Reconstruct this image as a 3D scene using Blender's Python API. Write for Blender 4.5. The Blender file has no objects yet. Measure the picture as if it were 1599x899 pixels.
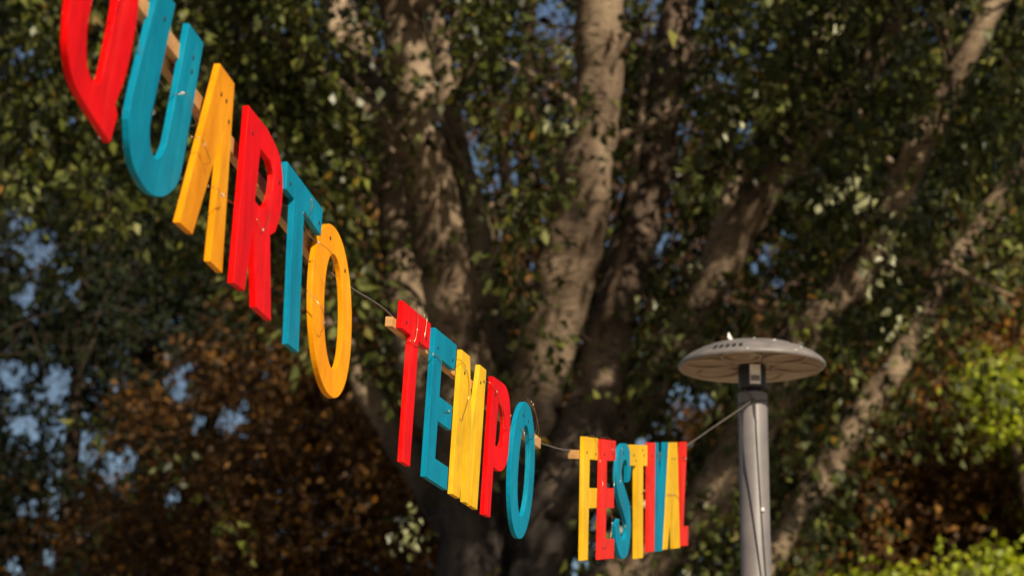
import bpy, math, random
import numpy as np
from mathutils import Vector, Matrix

rng = np.random.default_rng(7)
random.seed(7)
SC = bpy.context.scene
COL = SC.collection

# ------------------------------------------------------------------ camera
PITCH = math.radians(14.0)
FPX = 4442.0                                   # focal length in photo pixels (100 mm lens)
EYE = np.array([0.0, 0.0, 1.6])
FW = np.array([0.0, math.cos(PITCH), math.sin(PITCH)])
UP = np.array([0.0, -math.sin(PITCH), math.cos(PITCH)])
RT = np.array([1.0, 0.0, 0.0])

cam = bpy.data.cameras.new('camera')
cam.lens = 100.0
cam.sensor_width = 36.0
cam.clip_end = 3000.0
cam.dof.use_dof = True
cam.dof.focus_distance = 8.0
cam.dof.aperture_fstop = 4.5
cam.dof.aperture_blades = 0
cam_o = bpy.data.objects.new('camera', cam)
COL.objects.link(cam_o)
cam_o.location = EYE
cam_o.rotation_euler = (math.pi / 2 + PITCH, 0, 0)
SC.camera = cam_o

# ------------------------------------------------------------------ light
SUN_AZ, SUN_EL = math.radians(27.0), math.radians(34.0)      # to the right of straight behind the camera
to_sun = Vector((math.sin(SUN_AZ) * math.cos(SUN_EL), -math.cos(SUN_AZ) * math.cos(SUN_EL), math.sin(SUN_EL)))
sl = bpy.data.lights.new('sun', 'SUN')
sl.energy = 5.0
sl.angle = math.radians(0.53)
sl.color = (1.0, 0.86, 0.68)
so = bpy.data.objects.new('sun', sl)
COL.objects.link(so)
so.rotation_euler = to_sun.to_track_quat('Z', 'Y').to_euler()
so.location = (10, -20, 20)

W = bpy.data.worlds.new('World')
SC.world = W
W.use_nodes = True
wn, wl = W.node_tree.nodes, W.node_tree.links
wn.clear()
sky = wn.new('ShaderNodeTexSky')
sky.sky_type = 'NISHITA'
sky.sun_disc = False
sky.sun_elevation = SUN_EL
sky.sun_rotation = math.pi - SUN_AZ
bg = wn.new('ShaderNodeBackground')
bg.inputs['Strength'].default_value = 0.05
wo = wn.new('ShaderNodeOutputWorld')
wl.new(sky.outputs[0], bg.inputs[0])
wl.new(bg.outputs[0], wo.inputs[0])

SC.view_settings.view_transform = 'Standard'
SC.view_settings.look = 'None'
SC.view_settings.gamma = 1.0
SC.view_settings.use_curve_mapping = False
SC.view_settings.exposure = 0.32
SC.render.engine = 'CYCLES'
SC.cycles.max_bounces = 6
SC.cycles.diffuse_bounces = 2
SC.cycles.transmission_bounces = 4
SC.cycles.use_denoising = True


def at(x, y, d):
    """photo pixel + distance along the view axis -> world point"""
    return EYE + d * (FW + RT * (x - 799.5) / FPX + UP * (449.5 - y) / FPX)


def project(p):
    v = p - EYE
    z = v @ FW
    return np.stack([799.5 + FPX * (v @ RT) / z, 449.5 - FPX * (v @ UP) / z], -1), z


# ------------------------------------------------------------------ object helpers
def link(o, parent=None):
    COL.objects.link(o)
    if parent is not None:
        o.parent = parent
    return o


def tag(o, label=None, cat=None, group=None, kind=None):
    if label: o['label'] = label
    if cat: o['category'] = cat
    if group: o['group'] = group
    if kind: o['kind'] = kind
    return o


def empty(name, loc=(0, 0, 0)):
    o = bpy.data.objects.new(name, None)
    o.location = loc
    o.empty_display_size = 0.1
    return link(o)


def mesh_obj(name, verts, faces, mat, parent=None, smooth=False, world=True):
    me = bpy.data.meshes.new(name)
    v = np.asarray(verts, dtype=float).reshape(-1, 3)
    if parent is not None and world:
        v = v - np.array(root_loc(parent))
    me.from_pydata(v.tolist(), [], [tuple(int(i) for i in f) for f in faces])
    me.materials.append(mat)
    if smooth:
        me.polygons.foreach_set('use_smooth', [True] * len(me.polygons))
    me.update()
    return link(bpy.data.objects.new(name, me), parent)


def root_loc(o):
    p = Vector((0, 0, 0))
    while o is not None:
        p += o.location
        o = o.parent
    return p


def fast_mesh(name, V, quads, mat, parent, attr=None):
    """big leaf meshes: V (n,3), quads (m,4) - parent offset removed"""
    V = np.asarray(V, np.float32) - np.array(root_loc(parent), np.float32)
    me = bpy.data.meshes.new(name)
    n, m = len(V), len(quads)
    me.vertices.add(n)
    me.vertices.foreach_set('co', V.ravel())
    me.loops.add(m * 4)
    me.loops.foreach_set('vertex_index', np.asarray(quads, np.int32).ravel())
    me.polygons.add(m)
    me.polygons.foreach_set('loop_start', np.arange(0, m * 4, 4, dtype=np.int32))
    me.update(calc_edges=True)
    if attr is not None:
        a = me.attributes.new('tone', 'FLOAT', 'FACE')
        a.data.foreach_set('value', np.asarray(attr, np.float32))
    me.materials.append(mat)
    return link(bpy.data.objects.new(name, me), parent)


def catmull(P, n):
    P = np.asarray(P, float)
    Q = np.vstack([2 * P[0] - P[1], P, 2 * P[-1] - P[-2]])
    out = []
    for i in range(len(P) - 1):
        p0, p1, p2, p3 = Q[i:i + 4]
        for t in np.linspace(0, 1, n, endpoint=False):
            out.append(0.5 * (2 * p1 + (p2 - p0) * t + (2 * p0 - 5 * p1 + 4 * p2 - p3) * t * t
                              + (3 * p1 - p0 - 3 * p2 + p3) * t ** 3))
    out.append(P[-1])
    return np.array(out)


def tube(path, radii, seg=8, lump=0.0, seed=0, cap=True):
    """swept tube -> verts, faces"""
    path = np.asarray(path, float)
    n = len(path)
    r = np.broadcast_to(np.asarray(radii, float), (n,)).copy()
    g = np.random.default_rng(seed)
    T = np.gradient(path, axis=0)
    T /= np.linalg.norm(T, axis=1)[:, None] + 1e-12
    ref = np.array([0.31, -0.9, 0.29]) if abs(T[0] @ np.array([0.31, -0.9, 0.29])) < 0.9 else np.array([1.0, 0, 0])
    A = np.cross(T[0], ref)
    A /= np.linalg.norm(A)
    V = []
    ph = g.uniform(0, 6.28, 6)
    ang = np.linspace(0, 2 * math.pi, seg, endpoint=False)
    for i in range(n):
        A = A - T[i] * (A @ T[i])
        A /= np.linalg.norm(A)
        B = np.cross(T[i], A)
        k = 1.0
        if lump:
            k = 1 + lump * (0.5 * np.sin(2 * ang + ph[0] + i * .35) + 0.35 * np.sin(3 * ang + ph[1] - i * .5)
                            + 0.4 * math.sin(i * .9 + ph[2]) + 0.5 * np.sin(ang + ph[3] + i * .22)) \
                + lump * 0.35 * g.normal(size=seg)
        V.append(path[i] + (np.cos(ang) * r[i] * k)[:, None] * A + (np.sin(ang) * r[i] * k)[:, None] * B)
    V = np.vstack(V)
    Fc = []
    for i in range(n - 1):
        for j in range(seg):
            a, b = i * seg + j, i * seg + (j + 1) % seg
            Fc.append((a, b, b + seg, a + seg))
    if cap:
        Fc.append(tuple(range(seg - 1, -1, -1)))
        Fc.append(tuple((n - 1) * seg + j for j in range(seg)))
    return V, Fc


def box(c, ax, ay, az):
    """box from centre and three half-axis vectors"""
    c, ax, ay, az = (np.asarray(q, float) for q in (c, ax, ay, az))
    V = [c + sx * ax + sy * ay + sz * az for sz in (-1, 1) for sy in (-1, 1) for sx in (-1, 1)]
    return np.array(V), [(0, 2, 3, 1), (4, 5, 7, 6), (0, 1, 5, 4), (2, 6, 7, 3), (0, 4, 6, 2), (1, 3, 7, 5)]


def lathe(profile, seg=48):
    V, Fc = [], []
    for r, z in profile:
        for j in range(seg):
            a = 2 * math.pi * j / seg
            V.append((r * math.cos(a), r * math.sin(a), z))
    for i in range(len(profile) - 1):
        for j in range(seg):
            a, b = i * seg + j, i * seg + (j + 1) % seg
            Fc.append((a, b, b + seg, a + seg))
    return np.array(V), Fc


# ------------------------------------------------------------------ materials
def new_mat(name):
    m = bpy.data.materials.new(name)
    m.use_nodes = True
    nt = m.node_tree
    return m, nt, nt.nodes['Principled BSDF']


def ramp(nt, fac, stops):
    r = nt.nodes.new('ShaderNodeValToRGB')
    el = r.color_ramp.elements
    while len(el) < len(stops):
        el.new(0.5)
    for e, (p, c) in zip(el, stops):
        e.position = p
        e.color = (*c, 1)
    if fac is not None:
        nt.links.new(fac, r.inputs[0])
    return r.outputs[0]


def noise(nt, scale, detail=4, rough=0.55, stretch=None, coord='Object'):
    tc = nt.nodes.new('ShaderNodeTexCoord')
    mp = nt.nodes.new('ShaderNodeMapping')
    if stretch: mp.inputs['Scale'].default_value = stretch
    nt.links.new(tc.outputs[coord], mp.inputs[0])
    n = nt.nodes.new('ShaderNodeTexNoise')
    n.inputs['Scale'].default_value = scale
    n.inputs['Detail'].default_value = detail
    n.inputs['Roughness'].default_value = rough
    nt.links.new(mp.outputs[0], n.inputs['Vector'])
    return n.outputs['Fac']


def bump(nt, b, h, strength, dist):
    n = nt.nodes.new('ShaderNodeBump')
    n.inputs['Strength'].default_value = strength
    n.inputs['Distance'].default_value = dist
    nt.links.new(h, n.inputs['Height'])
    nt.links.new(n.outputs[0], b.inputs['Normal'])


def paint_mat(name, c, light, dark):
    m, nt, b = new_mat(name)
    f = noise(nt, 14, 7, 0.7, (1.0, 0.16, 1.0))
    col = ramp(nt, f, [(0.30, dark), (0.47, c), (0.56, c), (0.72, light)])
    # worn specks where the primer shows
    sp = noise(nt, 120, 2, 0.5)
    mk = ramp(nt, sp, [(0.735, (0, 0, 0)), (0.77, (1, 1, 1))])
    mx = nt.nodes.new('ShaderNodeMixRGB')
    nt.links.new(mk, mx.inputs[0])
    nt.links.new(col, mx.inputs[1])
    mx.inputs[2].default_value = (*light, 1)
    fd = nt.nodes.new('ShaderNodeMixRGB')                 # uneven coats and weathering
    fd.blend_type = 'MULTIPLY'
    fd.inputs[0].default_value = 1.0
    nt.links.new(mx.outputs[0], fd.inputs[1])
    nt.links.new(ramp(nt, noise(nt, 5, 6, 0.7), [(0.3, (0.74, 0.72, 0.72)), (0.6, (1, 1, 1))]), fd.inputs[2])
    nt.links.new(fd.outputs[0], b.inputs['Base Color'])
    b.inputs['Roughness'].default_value = 0.48
    b.inputs['Specular IOR Level'].default_value = 0.09
    g = noise(nt, 55, 4, 0.6, (1.0, 0.06, 1.0))
    bump(nt, b, g, 0.9, 0.003)
    return m


RED = paint_mat('red_paint', (0.80, 0.002, 0.002), (0.88, 0.022, 0.016), (0.56, 0.001, 0.003))
BLUE = paint_mat('blue_paint', (0.001, 0.245, 0.385), (0.012, 0.33, 0.46), (0.001, 0.175, 0.30))
YEL = paint_mat('yellow_paint', (0.84, 0.32, 0.003), (0.90, 0.43, 0.02), (0.72, 0.22, 0.002))
YEL_HAZE = paint_mat('hazed_yellow_paint', (0.84, 0.49, 0.014), (0.90, 0.60, 0.06), (0.76, 0.37, 0.008))  # yellow made paler, haze and sheen put into the paint colour
RED_HAZE = paint_mat('hazed_red_paint', (0.82, 0.028, 0.016), (0.86, 0.08, 0.05), (0.70, 0.016, 0.010))  # red shifted to orange, haze put into the paint colour


def wood_mat():
    m, nt, b = new_mat('pine_wood')
    f = noise(nt, 30, 5, 0.6, (0.08, 1, 1))
    nt.links.new(ramp(nt, f, [(0.3, (0.42, 0.20, 0.06)), (0.7, (0.62, 0.34, 0.12))]), b.inputs['Base Color'])
    b.inputs['Roughness'].default_value = 0.6
    bump(nt, b, f, 0.3, 0.001)
    return m


WOOD = wood_mat()


def plain(name, c, rough=0.5, metal=0.0, var=0.15, scale=14.0):
    m, nt, b = new_mat(name)
    f = noise(nt, scale, 5, 0.6)
    lo = tuple(x * (1 - var) for x in c)
    hi = tuple(min(1, x * (1 + var)) for x in c)
    nt.links.new(ramp(nt, f, [(0.3, lo), (0.7, hi)]), b.inputs['Base Color'])
    b.inputs['Roughness'].default_value = rough
    b.inputs['Metallic'].default_value = metal
    return m


SCREW = plain('dark_screw', (0.03, 0.025, 0.02), 0.5, 0.6)
WIRE = plain('copper_wire', (0.55, 0.36, 0.20), 0.3, 1.0)
BULB = plain('clear_bulb', (0.55, 0.50, 0.40), 0.15)
CORD = plain('grey_cord', (0.10, 0.085, 0.07), 0.8)
GREYPAINT = plain('grey_powder_coat', (0.165, 0.150, 0.143), 0.5, 0.0, 0.16, 9)
HOOD = plain('grey_hood_enamel', (0.175, 0.158, 0.145), 0.45, 0.0, 0.24, 16)
BLACKM = plain('black_bracket', (0.018, 0.02, 0.026), 0.45)
CABLE = plain('black_cable', (0.015, 0.016, 0.02), 0.55)
SLOT = plain('dark_slot', (0.015, 0.013, 0.012), 0.8)
DROP = plain('dried_dropping', (0.75, 0.74, 0.70), 0.8)


def lens_mat():
    m, nt, b = new_mat('smoked_polycarbonate')
    b.inputs['Base Color'].default_value = (0.36, 0.285, 0.22, 1)
    b.inputs['Roughness'].default_value = 0.22
    return m


LENS = lens_mat()
GLASS = plain('frosted_lens', (0.80, 0.78, 0.74), 0.2)


def bark_mat(name, pale, mid, dark, low_shade=None):
    m, nt, b = new_mat(name)
    f = noise(nt, 1.7, 7, 0.62, (1, 1, 0.55))
    col = ramp(nt, f, [(0.34, dark), (0.47, mid), (0.66, pale)])
    ln = noise(nt, 9, 3, 0.55, (0.8, 0.8, 3.6))            # short horizontal lenticels
    mk = ramp(nt, ln, [(0.34, (1, 1, 1)), (0.40, (0, 0, 0))])
    mx = nt.nodes.new('ShaderNodeMixRGB')
    nt.links.new(mk, mx.inputs[0])
    nt.links.new(col, mx.inputs[1])
    mx.inputs[2].default_value = (*[x * 0.35 for x in dark], 1)
    last = mx.outputs[0]
    if low_shade:                                              # dark furrowed bark low down, with the base shade put into its colour
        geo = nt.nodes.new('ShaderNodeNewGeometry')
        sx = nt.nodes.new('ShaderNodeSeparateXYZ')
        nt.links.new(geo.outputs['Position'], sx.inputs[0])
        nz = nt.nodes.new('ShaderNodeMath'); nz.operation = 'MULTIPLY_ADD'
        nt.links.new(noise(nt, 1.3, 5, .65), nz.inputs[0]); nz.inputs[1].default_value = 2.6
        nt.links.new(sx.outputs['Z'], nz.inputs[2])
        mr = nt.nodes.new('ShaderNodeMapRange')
        mr.inputs['From Min'].default_value = low_shade[1]; mr.inputs['From Max'].default_value = low_shade[2]
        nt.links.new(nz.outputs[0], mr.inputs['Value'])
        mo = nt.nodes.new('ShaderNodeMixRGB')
        fz = ramp(nt, noise(nt, 5, 6, .7, (1, 1, .35)), [(.35, tuple(x * .35 for x in low_shade[0])), (.65, low_shade[0])])
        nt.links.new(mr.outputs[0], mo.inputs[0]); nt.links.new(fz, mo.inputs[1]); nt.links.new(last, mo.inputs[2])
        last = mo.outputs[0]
    nt.links.new(last, b.inputs['Base Color'])
    b.inputs['Roughness'].default_value = 0.9
    b.inputs['Specular IOR Level'].default_value = 0.15
    g = noise(nt, 7, 6, 0.65, (1, 1, 1.6))
    bump(nt, b, g, 0.6, 0.05)
    return m


BARK = bark_mat('pale_poplar_bark', (0.40, 0.305, 0.20), (0.175, 0.125, 0.082), (0.042, 0.030, 0.022))
BARK_LOW_SHADE = bark_mat('shaded_base_poplar_bark', (0.40, 0.305, 0.20), (0.175, 0.125, 0.082), (0.042, 0.030, 0.022), ((0.085, 0.068, 0.058), 7.0, 8.4))
BARK_SHADED = bark_mat('shaded_limb_bark', (0.24, 0.175, 0.12), (0.13, 0.092, 0.064), (0.04, 0.030, 0.022), ((0.075, 0.060, 0.050), 7.0, 8.4))  # darker copy of the limb bark, the limb's shade put into its colour
BARKD = bark_mat('dark_bark', (0.14, 0.10, 0.07), (0.08, 0.055, 0.04), (0.03, 0.022, 0.018))
SCAR = plain('branch_scar', (0.03, 0.02, 0.015), 0.9)


def leaf_mat(name, stops, back, rough=0.42, trans=0.25, spec=0.4):
    m, nt, b = new_mat(name)
    at_ = nt.nodes.new('ShaderNodeAttribute')
    at_.attribute_name = 'tone'
    col = ramp(nt, at_.outputs['Fac'], stops)
    geo = nt.nodes.new('ShaderNodeNewGeometry')
    mx = nt.nodes.new('ShaderNodeMixRGB')
    nt.links.new(geo.outputs['Backfacing'], mx.inputs[0])
    nt.links.new(col, mx.inputs[1])
    m2 = nt.nodes.new('ShaderNodeMixRGB')
    m2.inputs[0].default_value = back[1]
    nt.links.new(col, m2.inputs[1])
    m2.inputs[2].default_value = (*back[0], 1)
    nt.links.new(m2.outputs[0], mx.inputs[2])
    nt.links.new(mx.outputs[0], b.inputs['Base Color'])
    b.inputs['Roughness'].default_value = rough
    b.inputs['Specular IOR Level'].default_value = spec
    tr = nt.nodes.new('ShaderNodeBsdfTranslucent')
    hs = nt.nodes.new('ShaderNodeHueSaturation')
    hs.inputs['Value'].default_value = 1.4
    nt.links.new(col, hs.inputs['Color'])
    nt.links.new(hs.outputs[0], tr.inputs[0])
    ms = nt.nodes.new('ShaderNodeMixShader')
    ms.inputs[0].default_value = trans
    nt.links.new(b.outputs[0], ms.inputs[1])
    nt.links.new(tr.outputs[0], ms.inputs[2])
    out = nt.nodes['Material Output']
    nt.links.new(ms.outputs[0], out.inputs['Surface'])
    return m


LEAF = leaf_mat('poplar_leaf', [(0.0, (0.018, 0.024, 0.005)), (0.40, (0.075, 0.092, 0.015)), (0.75, (0.20, 0.215, 0.040)),
                                (0.95, (0.17, 0.14, 0.02)), (1.0, (0.24, 0.12, 0.015))], ((0.20, 0.21, 0.09), 0.24), 0.36, 0.25, 0.3)
SUNLIT = leaf_mat('sunlit_poplar_leaf', [(0, (0.20, 0.21, 0.07)), (1, (0.34, 0.34, 0.14))], ((0.42, 0.43, 0.26), 0.7))  # lit copy of the leaf, sunlight put into a paler colour
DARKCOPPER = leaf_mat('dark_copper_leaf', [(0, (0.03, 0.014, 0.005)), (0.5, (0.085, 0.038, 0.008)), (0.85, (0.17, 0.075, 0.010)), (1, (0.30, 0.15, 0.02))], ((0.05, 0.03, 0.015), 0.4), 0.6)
COPPER = leaf_mat('copper_leaf', [(0, (0.065, 0.032, 0.008)), (0.5, (0.18, 0.084, 0.012)), (0.82, (0.31, 0.140, 0.014)),
                                  (0.95, (0.42, 0.18, 0.016)), (1, (0.40, 0.25, 0.03))], ((0.10, 0.05, 0.025), 0.4), 0.6)
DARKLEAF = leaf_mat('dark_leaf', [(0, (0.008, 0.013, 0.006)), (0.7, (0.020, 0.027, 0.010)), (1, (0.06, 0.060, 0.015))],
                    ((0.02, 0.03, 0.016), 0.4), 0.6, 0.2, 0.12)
LIME = leaf_mat('lime_leaf', [(0, (0.20, 0.26, 0.006)), (0.6, (0.42, 0.48, 0.010)), (1, (0.58, 0.58, 0.02))],
                ((0.24, 0.28, 0.06), 0.4), 0.5, 0.35)


def ground_mat(name, lo, hi):
    m, nt, b = new_mat(name)
    f = noise(nt, 0.35, 8, 0.7)
    g = noise(nt, 60, 3, 0.7)
    col = ramp(nt, f, [(0.3, lo), (0.7, hi)])
    nt.links.new(col, b.inputs['Base Color'])
    b.inputs['Roughness'].default_value = 0.95
    bump(nt, b, g, 0.5, 0.01)
    return m


# ------------------------------------------------------------------ setting: ground
gr = mesh_obj('ground', [(-900, -900, 0), (900, -900, 0), (900, 900, 0), (-900, 900, 0)], [(0, 1, 2, 3)], ground_mat('leaf_litter', (0.022, 0.020, 0.010), (0.05, 0.040, 0.020)))
tag(gr, kind='structure')
pz = [(17 * math.cos(a) * (1 + .05 * math.sin(3 * a)), 16.5 * math.sin(a) * (1 + .04 * math.cos(4 * a)), .004) for a in np.linspace(0, 2 * math.pi, 64, endpoint=False)]
pv = mesh_obj('gravel_path', pz, [tuple(range(64))], ground_mat('sandy_gravel', (0.26, 0.20, 0.13), (0.40, 0.32, 0.22)))
tag(pv, kind='structure')

# ------------------------------------------------------------------ word signs
H = 0.42
TH = 0.0145


def arc(cx, cy, rx, ry, a0, a1, n=16):
    return [(cx + rx * math.cos(math.radians(a)), cy + ry * math.sin(math.radians(a))) for a in np.linspace(a0, a1, n)]


class Word:
    def __init__(self, name, O, yaw, slope, lean, roll, label):
        self.d = np.array([math.cos(yaw) * math.cos(slope), math.sin(yaw) * math.cos(slope), math.sin(slope)])
        nh = np.array([math.sin(yaw), -math.cos(yaw), 0])
        u0 = np.cross(self.d, nh)
        u0 = u0 if u0[2] > 0 else -u0
        u = u0 * math.cos(lean) + nh * math.sin(lean)
        self.u = u * math.cos(roll) + self.d * math.sin(roll)
        self.u0 = u
        self.n = np.cross(self.d, self.u)
        self.n /= np.linalg.norm(self.n)
        self.O = np.array(O)
        self.root = empty(name, tuple(self.O))
        tag(self.root, label, 'letter sign', 'painted wooden word signs strung on the cord')

    def p(self, s, v, n=0.0):
        return self.O + s * self.d + (v - H) * self.u + n * self.n

    def letter(self, loops, mat, label, screws=(), twist=0.0, dv=0.0, ds=0.0, pivot=0.0, lean=0.0, out=0.0):
        cu = bpy.data.curves.new('tmp', 'CURVE')
        cu.dimensions = '2D'
        cu.fill_mode = 'BOTH'
        cu.extrude = TH / 2 - 0.001
        cu.bevel_depth = 0.001
        cu.bevel_resolution = 1
        cu.offset = -0.001
        for lp in loops:
            sp = cu.splines.new('POLY')
            sp.points.add(len(lp) - 1)
            for q, (a, b_) in zip(sp.points, lp):
                q.co = (a - pivot, b_ - H, 0, 1)
            sp.use_cyclic_u = True
        ob = bpy.data.objects.new('tmp', cu)
        COL.objects.link(ob)
        dg = bpy.context.evaluated_depsgraph_get()
        me = bpy.data.meshes.new_from_object(ob.evaluated_get(dg))
        bpy.data.objects.remove(ob)
        bpy.data.curves.remove(cu)
        me.name = 'letter'
        me.materials.clear()
        me.materials.append(mat)
        me.polygons.foreach_set('use_smooth', [False] * len(me.polygons))
        o = bpy.data.objects.new('letter', me)
        link(o, self.root)
        ct, st = math.cos(twist), math.sin(twist)
        ax = self.d * ct + self.n * st
        an = self.n * ct - self.d * st
        au = self.u * math.cos(lean) + an * math.sin(lean)
        an = an * math.cos(lean) - self.u * math.sin(lean)
        ax2 = ax
        loc = (pivot + ds) * self.d + dv * self.u - (TH / 2 - out) * an
        M = Matrix(((ax2[0], au[0], an[0], loc[0]), (ax2[1], au[1], an[1], loc[1]), (ax2[2], au[2], an[2], loc[2]), (0, 0, 0, 1)))
        o.matrix_local = M
        o['label'] = label
        for (a, b_) in screws:
            V, Fc = lathe([(0.0, TH / 2 + 0.0014), (0.0028, TH / 2 + 0.0016), (0.0052, TH / 2 + 0.0008), (0.0056, TH / 2 - 0.002)], 10)
            V = V + np.array([a - pivot, b_ - H, 0])
            s = mesh_obj('screw', V, Fc, SCREW, o, True, world=False)
        return o

    def batten(self, s0, s1, v, h, n0, t, name='batten', tilt=0.0):
        c = self.p((s0 + s1) / 2, v, n0)
        ax = self.d * math.cos(tilt) + self.u0 * math.sin(tilt)
        V, Fc = box(c, ax * (s1 - s0) / 2, np.cross(self.n, ax) * h / 2, self.n * t / 2)
        return mesh_obj(name, V, Fc, WOOD, self.root)


def rect(a, b, c, d):
    return [(a, c), (b, c), (b, d), (a, d)]


def shape_O(s0, s1, st, v0=0.0, v1=H, inner=None, p=2.25, hole=None):
    c, w, h, m = (s0 + s1) / 2, (s1 - s0) / 2, (v1 - v0) / 2, (v0 + v1) / 2

    def se(w_, h_, c=c):
        out = []
        for a in np.linspace(0, 2 * math.pi, 56, endpoint=False):
            ca, sa = math.cos(a), math.sin(a)
            out.append((c + w_ * math.copysign(abs(ca) ** (2 / p), ca), m + h_ * math.copysign(abs(sa) ** (2 / p), sa)))
        return out
    if hole:
        return [se(w, h), se((hole[1] - hole[0]) / 2, h - (inner or st), (hole[0] + hole[1]) / 2)[::-1]]
    return [se(w, h), se(w - st, h - (inner or st))[::-1]]


def shape_T(s0, s1, a, b, bar):
    return [[(a, 0), (b, 0), (b, H - bar), (s1, H - bar), (s1, H), (s0, H), (s0, H - bar), (a, H - bar)]]


def shape_E(s0, s1, st, bar, mid0, mid1, top=None):
    top = top or bar
    return [[(s0, 0), (s1, 0), (s1, bar), (s0 + st, bar), (s0 + st, mid0), (s1, mid0), (s1, mid1), (s0 + st, mid1),
             (s0 + st, H - top), (s1, H - top), (s1, H), (s0, H)]]


def shape_A(t0, t1, l0, l0b, l1a, l1, fork):
    return [[(l0, 0), (l0b, 0), ((t0 + t1) / 2, fork), (l1a, 0), (l1, 0), (t1, H), (t0, H)]]


def soft(P, sharp=(), n=4):
    """rounded closed outline through P; corners listed in sharp stay sharp"""
    m, out = len(P), []
    P = [np.array(q) for q in P]
    for i in range(m):
        p1, p2 = P[i], P[(i + 1) % m]
        s1, s2 = i in sharp, (i + 1) % m in sharp
        if s1 and s2:
            out.append(tuple(p1))
            continue
        p0 = p1 if s1 else P[i - 1]
        p3 = p2 if s2 else P[(i + 2) % m]
        for t in np.linspace(0, 1, n, endpoint=False):
            q = 0.5 * (2 * p1 + (p2 - p0) * t + (2 * p0 - 5 * p1 + 4 * p2 - p3) * t * t + (3 * p1 - p0 - 3 * p2 + p3) * t ** 3)
            out.append(tuple(q))
    return out


# --- nearest word
w1 = Word('letter_sign', (-0.70061, 5.40213, 3.56548), 1.40046, -0.05859, 0.02194, 0.0,
          'nearest and largest word sign, six letters with a Q cut by the frame top')
q_out = [(-.480, .245), (-.478, .19), (-.464, .136), (-.442, .098), (-.392, .066), (-.305, .050), (-.225, .042), (-.156, .034), (-.138, .097), (-.160, .112),
         (-.129, .187), (-.119, .276), (-.128, .343), (-.165, .400), (-.225, .432), (-.300, .442), (-.375, .432), (-.435, .398), (-.470, .330)]
q_in = [(-.370, .241), (-.369, .175), (-.343, .125), (-.305, .106), (-.275, .110), (-.253, .137), (-.244, .226), (-.243, .294), (-.262, .345), (-.300, .365), (-.345, .350), (-.366, .300)]
w1.letter([soft(q_out, (7, 8, 9)), soft(q_in)[::-1]], RED, 'red letter Q with slanted tail', [(-0.21, H - 0.03)], lean=math.radians(5), pivot=-.3)
u_out = [(-.022, .423), (-.076, .161), (-.062, .092), (-.015, .045), (.045, .029), (.111, .025), (.180, .040), (.240, .071), (.280, .115), (.291, .211), (.296, .423),
         (.189, .423), (.172, .185), (.160, .135), (.132, .104), (.100, .100), (.072, .113), (.053, .151), (.060, .23), (.086, .423)]
w1.letter([soft(u_out, (0, 10, 11, 19))], BLUE, 'blue letter U', [(0.036, H - 0.05), (0.246, H - 0.05), (0.25, H - 0.08)], lean=math.radians(5), pivot=.15)
w1.letter([[(.281, .020), (.379, .026), (.503, .300), (.520, .012), (.617, .016), (.545, .428), (.427, .428)]], YEL, 'orange-yellow letter A without crossbar',
          [(0.46, H - 0.05), (0.50, H - 0.05), (0.535, H - 0.085)], lean=math.radians(3), pivot=.47)
r_out = [(.648, .004), (.742, .014), (.775, .172), (.838, .006), (.975, .014), (.918, .201), (.962, .224), (.996, .280), (1.000, .335), (.983, .382), (.932, .415), (.829, .430), (.670, .424)]
r_in = [(.789, .366), (.774, .235), (.835, .236), (.882, .266), (.908, .305), (.908, .345), (.870, .366)]
w1.letter([soft(r_out, (0, 1, 2, 3, 4, 5, 6, 11, 12)), soft(r_in, (0, 1, 2, 6))[::-1]], RED, 'red letter R', [(0.715, H - 0.045), (0.965, H - 0.075)], lean=math.radians(.5), pivot=.8)
w1.letter([[(1.103, -.004), (1.206, .004), (1.200, .356), (1.374, .350), (1.384, .422), (1.024, .418), (1.022, .350), (1.103, .352)]], BLUE, 'blue letter T',
          [(1.06, H - 0.045), (1.35, H - 0.045)], lean=math.radians(-.7), pivot=1.2)
w1.letter(shape_O(1.360, 1.660, 0.098, -.022, .420, 0.072, 2.1, (1.450, 1.592)), YEL, 'orange-yellow letter O', [(1.485, H - 0.04), (1.60, H - 0.09)],
          twist=math.radians(6), lean=math.radians(-2), pivot=1.53)
w1.batten(-0.75, 0.23, H - 0.060, 0.036, -TH - 0.012, 0.020)
w1.batten(0.16, 1.56, H - 0.080, 0.036, -TH - 0.034, 0.020)

# --- middle word
w2 = Word('letter_sign', (-0.29134, 7.41171, 3.41284), 1.32624, -0.00123, 0.06377, 0.0,
          'middle word sign of five letters, red T first and blue O last')
w2.letter(shape_T(0.0, 0.275, 0.095, 0.171, 0.074), RED, 'red letter T', [(0.045, H - 0.05), (0.24, H - 0.05)])
w2.letter(shape_E(0.322, 0.550, 0.088, 0.066, 0.172, 0.242, 0.074), BLUE, 'blue letter E', [(0.36, H - 0.05), (0.52, H - 0.05)])
mw0, mw1 = 0.607, 0.889
w2.letter([[(.607, 0), (.690, 0), (.698, .27), (.748, 0), (.797, 0), (.806, .24), (.812, 0), (.889, 0), (.889, H), (.815, H), (.768, H * .52), (.700, H), (.607, H)]],
          YEL_HAZE, 'yellow letter M',
          [(mw0 + .045, H - .06), (mw1 - .055, H - .05), (mw1 - .02, H - .04)])
p_out = [(.970, 0), (1.042, .002), (1.043, .156), (1.090, .153), (1.146, .162), (1.190, .190), (1.208, .235), (1.206, .330), (1.186, .385), (1.150, .412), (1.100, .422), (.970, .418)]
p_in = [(1.050, .352), (1.046, .222), (1.085, .222), (1.130, .242), (1.142, .285), (1.132, .328), (1.095, .350)]
w2.letter([soft(p_out, (0, 1, 2, 11)), soft(p_in, (0, 1))[::-1]], RED, 'red letter P', [(1.01, H - .05)])
w2.letter(shape_O(1.249, 1.547, 0.104, -.006, .424, 0.071, 2.1, (1.340, 1.478)), BLUE, 'blue letter O', [(1.36, H - .045), (1.43, H - .05)])
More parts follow.
